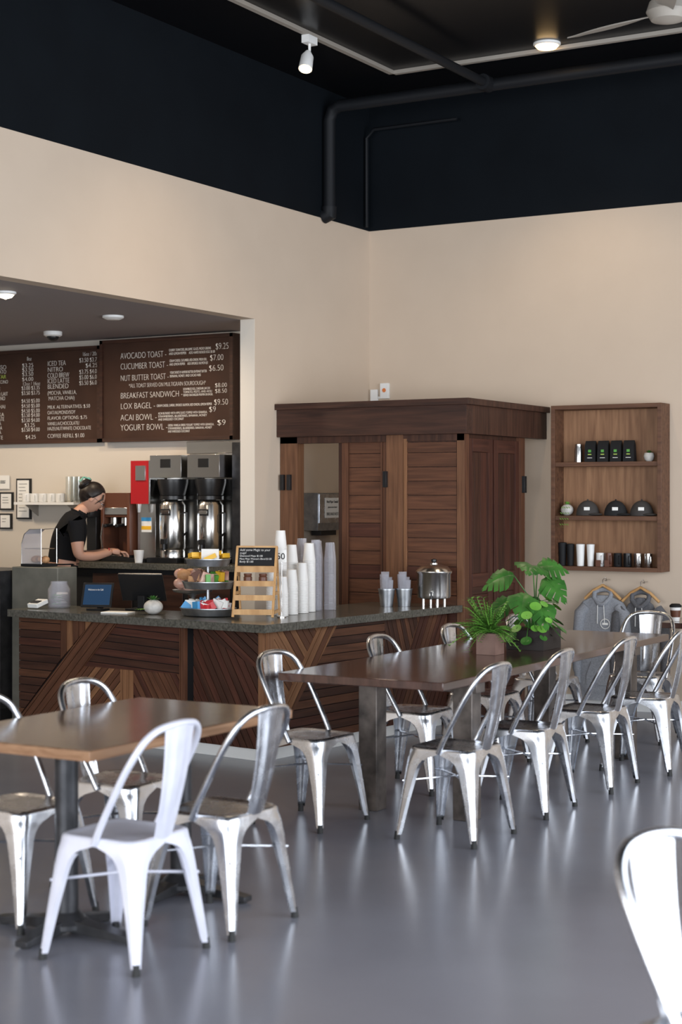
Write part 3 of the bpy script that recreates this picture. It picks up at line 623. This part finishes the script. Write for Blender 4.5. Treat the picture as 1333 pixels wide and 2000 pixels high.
mb=MB(); mb.bb((-4.05,11.42,.72),(-3.2,12.0,.76),TOPB); mb.cyl((-3.6,11.7,.02),(-3.6,11.7,.72),.04,STEELD); mb.bb((-3.9,11.65,0),(-3.3,11.75,.03),STEELD); mb.bb((-3.65,11.45,0),(-3.55,11.95,.03),STEELD); mb.build('side_table',bevel=.003)
mb=MB(); mb.lathe((-3.97,11.6,.761),[(.028,0),(.04,.1),(.043,.1),(.043,.112),(.03,.122)],CUPW); mb.lathe((-3.97,11.6,.861),[(.0425,0),(.044,.002),(.044,.014),(.03,.026)],BLKM); mb.lathe((-3.97,11.6,.79),[(.0335,0),(.040,.05)],BROWNC,28); mb.build('takeaway_coffee_cup')
# ---------------------------------------------------------------- table plants
mb=MB(); px,py=-4.05,8.60
mb.bb((px-.06,py-.06,.763),(px+.06,py+.06,.885),TERRA); mb.bb((px-.052,py-.052,.88),(px+.052,py+.052,.89),SOIL)
rnd=random.Random(3)
for i in range(70):
    a=rnd.uniform(0,6.28); el=rnd.uniform(.15,1.25); L_=rnd.uniform(.12,.25)
    d=V((math.cos(a)*math.cos(el)-.12,math.sin(a)*math.cos(el)-.05,math.sin(el))); p0=V((px,py,.885)); pts=[p0+d*L_*t-V((0,0,.14*t*t*(1.2-el))) for t in (0,.3,.6,.85,1)]
    mb.tube(pts,[.003,.003,.002,.002,.001],LEAF2,5)
    for k in range(9):
        t=.2+.8*k/8; q=p0+d*L_*t-V((0,0,.14*t*t*(1.2-el)))
        for sg in(-1,1):
            sd=V((-d.y,d.x,0)).normalized()*sg; leaf(mb,q,sd+d*.5,.05,.017,LEAF2 if rnd.random()<.75 else LEAF,3,.2)
mb.build('potted_fern')
mb=MB(); px,py=-4.0,9.06
mb.bb((px-.10,py-.13,.763),(px+.14,py+.13,.88),DPOT); mb.bb((px-.09,py-.12,.875),(px+.13,py+.12,.885),SOIL)
for i in range(44):
    a=rnd.uniform(0,6.28); R_=rnd.uniform(.08,.20); h=rnd.uniform(-.08,.18); b=V((px+.03,py-.06,.88)); tip=b+V((math.cos(a)*R_,math.sin(a)*R_,h))
    mid=b.lerp(tip,.5)+V((0,0,.08)); mb.tube([b,mid,tip],.0025,LEAF,5)
    nn=V((math.cos(a)*.7,math.sin(a)*.7,.8)).normalized(); u=nn.orthogonal().normalized(); w=nn.cross(u); r_=rnd.uniform(.022,.036)
    vs=[tip]+[tip+(u*math.cos(k*.524)+w*math.sin(k*.524))*r_+nn*.004 for k in range(12)]
    mb.add(vs,[(0,1+k,1+(k+1)%12) for k in range(12)],LEAF2 if rnd.random()<.6 else LEAF,True)
mL=[((-.10,-.04,.38),(-.7,-.6,.0),.19,.18),((.05,-.08,.44),(.2,-.7,.2),.22,.22),((.09,0,.36),(.7,-.3,-.2),.19,.19),((.04,.02,.43),(.9,.3,.3),.19,.19),((.0,-.10,.27),(.3,-.9,-.25),.2,.2),((-.10,-.05,.22),(-.8,-.5,-.2),.17,.17),((.08,-.06,.22),(.6,-.7,-.4),.18,.18)]
for q,d,L_,W_ in mL:
    b=V((px+.03,py+.02,.88)); tip=V((px,py,.84))+V(q)*.95; mb.tube([b,b.lerp(tip,.5)+V((q[0]*-.15,q[1]*-.15,.04)),tip],[.005,.004,.003],LEAF,6)
    leaf(mb,tip,V(d),L_,W_,LEAF,6,.45,True,n=V((.35,-.6,.75)))
mb.build('planter_with_houseplants')
# ---------------------------------------------------------------- counter items
zc=Z+.001
mb=MB(); x,y=-7.66,9.08
mb.lathe((x,y,zc),[(.075,0),(.08,.01),(.08,.13),(.06,.165),(.06,.185),(.055,.185),(.055,.165),(.075,.13),(.075,.012),(.001,.01)],CLEAR,28,cap=False)
for i in range(8): mb.box((x+random.uniform(-.02,.02),y+random.uniform(-.02,.02),zc+.03+i*.01),(.08,.04,.002),PAPER if i%2 else GRN,R=Matrix.Rotation(i,4,'Z')@Matrix.Rotation(.3,4,'X'))
mb.build('tip_jar')
mb=MB(); mb.box((-7.72,8.92,zc+.035),(.09,.12,.03),WHITE,R=Matrix.Rotation(.25,4,'X')); mb.box((-7.72,8.90,zc+.048),(.07,.05,.006),BLK,R=Matrix.Rotation(.25,4,'X')); mb.build('card_reader',bevel=.004)
e=empty('point_of_sale_tablet'); Rt=Matrix.Rotation(math.radians(22),4,'Z')@Matrix.Rotation(math.radians(-25),4,'X')
mb=MB(); c=V((-7.24,8.99,zc+.105)); mb.box(c,(.22,.012,.18),BLK,R=Rt); mb.box(c+Rt@V((0,-.007,0)),(.19,.002,.15),SCRN,R=Rt)
mb.bb((c.x-.06,c.y-.05,zc),(c.x+.06,c.y+.06,zc+.012),BLKM); mb.box((c.x,c.y+.03,zc+.05),(.04,.02,.09),BLKM); mb.build('tablet_body',parent=e,bevel=.003)
tt=text('Welcome to the Café',c+Rt@V((-.07,-.009,.03)),.02,CHALK,e,width=.11); tt.rotation_euler=(Rt@Matrix.Rotation(math.pi/2,4,'X')).to_euler()
Rt=Matrix.Rotation(math.radians(200),4,'Z')@Matrix.Rotation(math.radians(-30),4,'X')
mb=MB(); c=V((-6.98,9.16,zc+.16)); mb.box(c,(.32,.02,.22),BLK,R=Rt); mb.box((c.x,c.y,zc+.05),(.06,.04,.1),BLKM); mb.bb((c.x-.1,c.y-.07,zc),(c.x+.1,c.y+.05,zc+.012),BLKM); mb.build('cash_register_monitor',bevel=.004)
mb=MB(); mb.box((-6.95,8.85,zc+.004),(.2,.12,.008),PAPER,rz=.2); mb.build('order_notepad')
mb=MB(); x,y=-6.66,8.86; mb.sph((x,y,zc+.05),(.065,.065,.05),POTW,20); succ(mb,(x,y,zc+.09),20,.06,LEAF)
for k in range(14): a=k*2.4; leaf(mb,V((x-.07,y-.03,zc+.03)),V((math.cos(a),math.sin(a),.35)),.06,.012,LEAF2,3)
mb.build('potted_succulent')
e=empty('tiered_snack_stand'); tx,ty=-6.27,8.94
mb=MB(); mb.cyl((tx,ty,zc),(tx,ty,zc+.42),.012,GALVD,12)
def tray(cx,cy,z,rx,ry): mb.lathe((cx,cy,z),[(.001,0),(.9,0),(1,.045),(1.02,.045),(1.02,.05),(.98,.05),(.88,.006),(.001,.006)],GALVD,36,rx,ry,cap=False)
tray(tx,ty,zc+.005,.20,.15); tray(tx,ty,zc+.18,.18,.15); tray(tx,ty,zc+.33,.16,.13); mb.build('tray_set',parent=e)
mb=MB(); rnd=random.Random(5)
for i in range(34):
    a=rnd.uniform(0,6.28); R_=rnd.uniform(.05,.16); m_=[BLU,BLU,PAPER] if math.cos(a)<0 else [REDP,PAPER,REDP]
    mb.box((tx+R_*math.cos(a),ty+R_*.7*math.sin(a),zc+.055+rnd.uniform(0,.03)),(.075,.02,.05),rnd.choice(m_),R=Matrix.Rotation(rnd.uniform(-.6,.6),4,'Z')@Matrix.Rotation(rnd.uniform(-.7,.7),4,'Y'))
for i in range(30):
    a=rnd.uniform(0,6.28); R_=rnd.uniform(.04,.14)
    mb.box((tx+R_*math.cos(a),ty+R_*.7*math.sin(a),zc+.23+rnd.uniform(0,.04)),(.07,.03,.06),rnd.choice([GRN,GRN,YEL,PINKP]) if math.cos(a)>0 else rnd.choice([BREAD,PINKP,BROWNC]),R=Matrix.Rotation(rnd.uniform(-1,1),4,'Z')@Matrix.Rotation(rnd.uniform(-.5,.5),4,'Y'))
for i in range(24):
    a=rnd.uniform(0,6.28); R_=rnd.uniform(.0,.12); mb.box((tx+R_*math.cos(a),ty+R_*.7*math.sin(a),zc+.37+rnd.uniform(0,.045)),(.08,.05,.03),rnd.choice([YEL,YEL,YEL,PAPER]),R=Matrix.Rotation(rnd.uniform(-1,1),4,'Z')@Matrix.Rotation(rnd.uniform(-.5,.5),4,'Y'))
mb.box((tx+.06,ty-.06,zc+.41),(.12,.004,.07),PAPER,rz=.3); mb.build('snack_packets',parent=e)
mb=MB(); bx_,by_=-6.55,9.16; mb.lathe((bx_,by_,zc),[(.05,0),(.06,.01),(.02,.03),(.015,.1),(.03,.12),(.13,.14),(.14,.155)],GALVD,28)
for i in range(18):
    a=i*2.4; R_=.03+.08*(i%9)/9; mb.sph((bx_+R_*math.cos(a),by_+R_*math.sin(a),zc+.18+.06*(i//9)+.02*(i%2)),(.052,.045,.038),PINKP if i%3 else BREAD,12)
mb.build('pastry_stand')
e=empty('wooden_display_rack'); mb=MB(); Rr=Matrix.Rotation(math.radians(22),4,'Z'); T=Matrix.Translation((-5.88,8.93,zc+.003))@Rr; mb.T=T
for sg in (-1,1):
    mb.tube([(sg*.13,-.12,.01),(sg*.13,.03,.46)],.011,PINE,4); mb.tube([(sg*.13,.12,.01),(sg*.13,.03,.44)],.009,PINE,4)
    for k in range(3): mb.box((sg*.13,.02,.04+k*.12),(.014,.2-.05*k,.02),PINE)
for k in range(4):
    z=.03+k*.09; yy=-.115+k*.03; mb.box((0,yy+.035,z),(.26,.085,.008),PINE); mb.box((0,yy-.006,z+.014),(.26,.008,.035),PINE)
mb.box((0,.01,.395),(.25,.012,.12),BLKM,R=Matrix.Rotation(-.3,4,'X')); mb.box((0,-.008,.33),(.27,.015,.012),PINE); mb.box((0,.028,.46),(.27,.015,.012),PINE)
for x_ in (-.05,.05): mb.lathe((x_,-.005,.304),[(.028,0),(.028,.02),(.02,.022)],BROWNC,16)
for x_ in (-.05,.05): mb.lathe((x_,-.03,.215),[(.028,0),(.028,.05),(.022,.055),(.026,.06),(.026,.072)],BROWNC,16)
mb.build('rack_frame',parent=e)
R3=(Rr@Matrix.Rotation(-.3,4,'X')@Matrix.Rotation(math.pi/2,4,'X')).to_euler()
for s_,zz,wd,sz in (('Add some Magic to your',.432,.2,.022),('cup!',.413,.04,.022),('Diamond Mojo $1.00',.395,.15,.018),("Maca Mojo Women's Blend $1.00",.376,.21,.018),('Body $1.00',.358,.09,.018)):
    tt=text(s_,T@V((-.11,.01-.010+(zz-.395)*.30,zz)),sz,CHALK,e,width=wd); tt.rotation_euler=R3
def stack(x,y,H_,r,m,step=.011):
    mb=MB(); n=int((H_-.1)/step); pr=[(r-.004,0)]
    for i in range(n): z=i*step; pr+=[(r,z+.001),(r,z+.0045),(r-.0025,z+.005),(r-.003,z+step)]
    z=n*step; pr+=[(r-.003,z),(r*.70,H_),(r*.66,H_)]
    mb.lathe((x,y,zc),pr,m,24); mb.build('paper_cup_stack' if m is CUPW else 'clear_cup_stack')
for x,y,h,r in ((-5.93,9.20,.42,.042),(-5.83,9.17,.26,.04),(-5.98,9.38,.56,.045),(-5.86,9.33,.30,.045),(-5.87,9.48,.34,.045),(-5.98,9.52,.46,.046),(-5.90,9.62,.47,.045)): stack(x,y,h,r,CUPW)
for x,y,h in ((-6.02,9.72,.50),(-5.92,9.74,.49),(-5.97,9.84,.48),(-5.87,9.85,.47)): stack(x,y,h,.044,CLEAR)
e=empty('price_card'); mb=MB(); mb.box((-5.77,9.06,zc+.40),(.07,.004,.08),PAPER,rz=.4); mb.cyl((-5.77,9.065,zc),(-5.77,9.065,zc+.37),.004,STEEL,8); mb.cyl((-5.77,9.065,zc),(-5.77,9.065,zc+.006),.03,STEEL,16); mb.build('card',parent=e)
tt=text('50',(-5.797,9.044,zc+.38),.058,BLKM,e,width=.052,thin=0); tt.rotation_euler=(math.pi/2,0,.4)
for x,y in ((-5.70,10.36),(-5.60,10.44)):
    mb=MB(); mb.lathe((x,y,zc),[(.045,0),(.06,.12),(.063,.12),(.063,.127),(.057,.127),(.045,.01)],GALVD,24)
    for k in range(4): a=k*1.57; mb.lathe((x+.022*math.cos(a),y+.022*math.sin(a),zc+.02),[(.022,0),(.03,.17+.02*k),(.028,.17+.02*k)],CLEAR,14)
    mb.build('metal_bucket')
mb=MB(); x,y=-5.43,10.58
for k in range(4): a=.785+k*1.57; mb.cyl((x+.08*math.cos(a),y+.08*math.sin(a),zc),(x+.08*math.cos(a),y+.08*math.sin(a),zc+.06),.012,STEEL,12)
mb.lathe((x,y,zc+.05),[(.08,0),(.12,.01),(.125,.03),(.125,.18),(.133,.19),(.133,.20),(.10,.235),(.03,.25),(.03,.26)],STEEL,40); mb.lathe((x,y,zc+.31),[(.01,0),(.02,.01),(.02,.025),(.008,.03)],BLK,16)
mb.tube([(x+.04,y-.115,zc+.09),(x+.06,y-.16,zc+.09)],.012,STEEL,10); mb.tube([(x+.058,y-.155,zc+.11),(x+.058,y-.155,zc+.06)],.01,BLK,10)
mb.build('steel_beverage_urn')
# ---------------------------------------------------------------- barista
def skin_add(mb,vs,es,root,matf,lv=2):
    me=D.meshes.new('tmp'); me.from_pydata([v[:3] for v in vs],es,[]); ob=D.objects.new('tmp',me); scene.collection.objects.link(ob)
    ob.modifiers.new('s','SKIN'); s2=ob.modifiers.new('u','SUBSURF'); s2.levels=lv; s2.render_levels=lv
    for i,v in enumerate(vs):
        r=v[3]; r=(r,r) if not isinstance(r,tuple) else r
        me.skin_vertices[0].data[i].radius=r; me.skin_vertices[0].data[i].use_root=(i==root)
    C.view_layer.update(); dg=C.evaluated_depsgraph_get(); m2=D.meshes.new_from_object(ob.evaluated_get(dg))
    pv=[v.co.copy() for v in m2.vertices]; fs=[tuple(p.vertices) for p in m2.polygons]; ms=[matf(sum((pv[i] for i in f),V())/len(f)) for f in fs]
    mb.add(pv,fs,ms,True); D.objects.remove(ob); D.meshes.remove(me); D.meshes.remove(m2)
wm=MB(); wm.T=Matrix.Translation((-8.38,9.97,.09))@Matrix.Rotation(math.radians(44),4,'Z')
vs=[(0,0,.93,.135),(.0,0,1.04,.13),(.02,0,1.14,.135),(.05,0,1.25,.15),(.085,0,1.345,.145),(.115,0,1.415,.085),(.15,0,1.465,.056),(.185,0,1.52,.052),
 (.085,.12,1.375,.085),(.095,.185,1.35,.07),(.10,.215,1.24,.056),(.11,.22,1.12,.045),(.24,.18,1.115,.038),(.37,.10,1.15,.027),
 (.085,-.12,1.375,.085),(.095,-.185,1.35,.07),(.10,-.215,1.24,.056),(.11,-.22,1.12,.045),(.24,-.16,1.115,.038),(.38,-.07,1.15,.027),
 (0,.095,.86,.10),(.01,.095,.68,.08),(.015,.095,.48,.058),(-.01,.095,.28,.052),(-.02,.095,.09,.036),(.04,.1,.04,.036),(.13,.11,.03,.03),
 (0,-.095,.86,.10),(.01,-.095,.68,.08),(.015,-.095,.48,.058),(-.01,-.095,.28,.052),(-.02,-.095,.09,.036),(.04,-.1,.04,.036),(.13,-.11,.03,.03)]
es=[(0,1),(1,2),(2,3),(3,4),(4,5),(5,6),(6,7),(4,8),(8,9),(9,10),(10,11),(11,12),(12,13),(4,14),(14,15),(15,16),(16,17),(17,18),(18,19),(0,20),(20,21),(21,22),(22,23),(23,24),(24,25),(25,26),(0,27),(27,28),(28,29),(29,30),(30,31),(31,32),(32,33)]
def bm_(c):
    if c.z<.12: return BLK
    if c.z<1.045: return CLOTH
    if c.z<1.23 and (abs(c.y)>.165 or c.x>.20): return SKIN
    if c.z<1.085: return SKIN
    if c.z<1.47-.25*(c.x-.12): return CLOTH
    return SKIN
skin_add(wm,vs,es,0,bm_)
wm.tube([(.135+.062*math.cos(a*.524),.062*math.sin(a*.524),1.452-.5*(.062*math.cos(a*.524))) for a in range(12)],.008,CLOTH,8,closed=True)
HC=V((.235,0,1.565)); HR=Matrix.Rotation(math.radians(36),4,'Y')
def hf(p):
    q=p.copy()
    if q.z<0: q.y*=1-.35*min(1,(-q.z/.115)**1.5); q.x=q.x*(1-.18*min(1,-q.z/.115))+.012*(-q.z/.115)
    return q
wm.sph(HC,(.094,.077,.114),SKIN,28,R=HR,fn=hf)
hp=lambda x,y,z: HC+HR@V((x,y,z))
wm.tube([hp(.088,0,.01),hp(.101,0,-.018),hp(.104,0,-.026),hp(.09,0,-.032)],[.007,.009,.011,.007],SKIN,10)
wm.sph(hp(.080,0,-.056),(.007,.020,.005),LIPS,12,R=HR)
for sg in(-1,1):
    wm.sph(hp(.078,sg*.03,.005),(.012,.014,.008),WHITE,12,R=HR); wm.sph(hp(.087,sg*.03,.005),(.005,.006,.006),BLK,10,R=HR); wm.sph(hp(.08,sg*.03,.024),(.010,.018,.003),HAIR,10,R=HR)
    wm.sph(hp(-.005,sg*.078,-.008),(.016,.008,.026),SKIN,12,R=HR)
    wm.tube([hp(.10,sg*.03+.018*math.cos(k*.628),.004+.016*math.sin(k*.628)) for k in range(10)],.0015,BLK,5,closed=True); wm.tube([hp(.098,sg*.048,.006),hp(.0,sg*.082,.008)],.0015,BLK,5)
def haf(p):
    q=p.copy()
    lim=.05-.55*max(0,.05-q.z)
    if q.x>lim and q.z<.07: q.x=lim+(q.x-lim)*.05
    if q.z<-.03: q.y*=.84; q.z=-.03+(q.z+.03)*.8
    return q
wm.sph(hp(-.018,0,.018),(.104,.089,.112),HAIR,40,R=HR,fn=haf)
bc=hp(-.105,0,.06)
for k in range(7):
    a0=k*.9; pts=[bc+HR@V((-.012+.014*math.sin(a0+t*1.3),(.045-.002*k)*math.cos(a0+t),(.045-.002*k)*math.sin(a0+t))) for t in [i*.45 for i in range(9)]]
    wm.tube(pts,[.006]+[.017]*7+[.006],HAIR,8)
wm.sph(bc,(.04,.046,.046),HAIR,16,R=HR)
for sg in(-1,1):
    wm.tube([hp(.05,sg*.058,.07),hp(.062,sg*.076,.035),hp(.045,sg*.083,.0),hp(.035,sg*.082,-.03)],[.006,.008,.004,.001],HAIR,8)
for k in range(6): wm.tube([hp(-.10,-.038+k*.015,.112),hp(-.155,-.038+k*.015,.095),hp(-.16,-.038+k*.015,.05)],.006,CLIP,6)
wm.tube([hp(-.12,-.045,.11),hp(-.12,.045,.11)],.009,CLIP,8)
def hand(w,sg):
    w=V(w); f=V((.95,-sg*.25,-.1)).normalized(); s_=V((0,sg,0)); s_=(s_-f*s_.dot(f)).normalized(); u=V((0,0,1))
    M=lambda a,b,c: tuple(w+f*a+s_*b+u*c)
    skin_add(wm,[M(-.02,0,0)+(.022,),M(.02,0,0)+(.028,),M(.06,-.0,0)+(.03,)],[(0,1),(1,2)],0,lambda c:SKIN,1)
    for b,L_ in ((.027,.055),(.009,.068),(-.009,.073),(-.027,.065)):
        skin_add(wm,[M(.055,b,0)+(.0095,),M(.075+L_*.3,b,.004)+(.009,),M(.075+L_*.65,b,-.014)+(.0085,),M(.075+L_*.75,b,-.036)+(.0075,)],[(0,1),(1,2),(2,3)],0,lambda c:SKIN,1)
    skin_add(wm,[M(.015,-.02,0)+(.012,),M(.04,-.042,-.008)+(.011,),M(.068,-.048,-.02)+(.0095,),M(.085,-.042,-.03)+(.008,)],[(0,1),(1,2),(2,3)],0,lambda c:SKIN,1)
hand((.38,.10,1.15),1); hand((.39,-.07,1.15),-1)
wm.tube([(.125*math.cos(a*.524)*1.02,.13*math.sin(a*.524),1.055) for a in range(12)],.006,CLOTH,6,closed=True)
wm.tube([(-.13,.0,1.055),(-.16,-.03,1.0),(-.15,-.04,.9)],.005,CLOTH,6); wm.tube([(-.13,.0,1.055),(-.16,.03,1.02),(-.15,.02,.88)],.005,CLOTH,6)
wm.tube([V((.355,-.08,1.147))+V((0,.03*math.cos(a*.524),.03*math.sin(a*.524))) for a in range(12)],.004,RED,6,closed=True)
wm.build('barista')
mb=MB(); mb.lathe((-8.06,10.53,ZK),[(.03,0),(.042,.1),(.038,.1),(.028,.01)],CUPW); mb.build('paper_cup')
C.view_layer.update()
for ob,w in fit:
    if ob.dimensions.x>0: ob.scale.x=w/ob.dimensions.x
# ---------------------------------------------------------------- lights
def area(name,loc,rot,sx,sy_,en,col):
    li=D.lights.new(name,'AREA'); li.shape='RECTANGLE'; li.size=sx; li.size_y=sy_; li.energy=en; li.color=col
    o=D.objects.new(name,li); scene.collection.objects.link(o); o.location=loc; o.rotation_euler=rot; return o
area('window_daylight_right',(3.0,5.5,2.0),(0,math.radians(90),0),3.4,9,620,(.88,.93,1))
area('window_daylight_front',(-2.5,-3.6,2.0),(math.radians(90),0,0),9,3.4,760,(.91,.95,1))
def spot(name,loc,en,col,ang=110,tgt=(0,0,-1)):
    li=D.lights.new(name,'SPOT'); li.energy=en; li.color=col; li.spot_size=math.radians(ang); li.spot_blend=.6; li.shadow_soft_size=.06
    o=D.objects.new(name,li); scene.collection.objects.link(o); o.location=loc; o.rotation_euler=V(tgt).to_track_quat('-Z','Y').to_euler()
W_=(1,.80,.58)
spot('downlight_lamp',(-4.78,11.12,4.92),60,W_); spot('downlight_lamp',(-5.68,9.02,4.92),60,W_)
spot('track_lamp',(-6.09,9.89,4.66),60,W_,80,(.2,-.6,-1))
spot('kitchen_lamp',(-7.39,8.22,2.98),50,W_,140); spot('kitchen_lamp',(-8.9,9.2,2.98),70,W_,150,(0,.3,-1)); spot('kitchen_lamp',(-7.8,9.8,2.98),45,W_,150,(0,.4,-1)); spot('kitchen_lamp',(-10.3,9.4,2.98),60,W_,150,(0,.3,-1))
w=D.worlds.new('World'); scene.world=w; w.use_nodes=True; bg=w.node_tree.nodes['Background']; bg.inputs['Color'].default_value=(.84,.90,1,1); bg.inputs['Strength'].default_value=1.25
# ---------------------------------------------------------------- camera
cam=D.cameras.new('camera'); co=D.objects.new('camera',cam); scene.collection.objects.link(co); scene.camera=co
co.location=(0,0,1.67); co.rotation_euler=(math.radians(90),0,math.radians(30.41))
cam.sensor_fit='VERTICAL'; cam.sensor_height=36; cam.sensor_width=24
cam.lens=57.76; cam.shift_y=-.015
cam.dof.use_dof=True; cam.dof.focus_distance=11.2; cam.dof.aperture_fstop=2.4
scene.view_settings.view_transform='Standard'
scene.view_settings.look='None'
scene.view_settings.exposure=.1
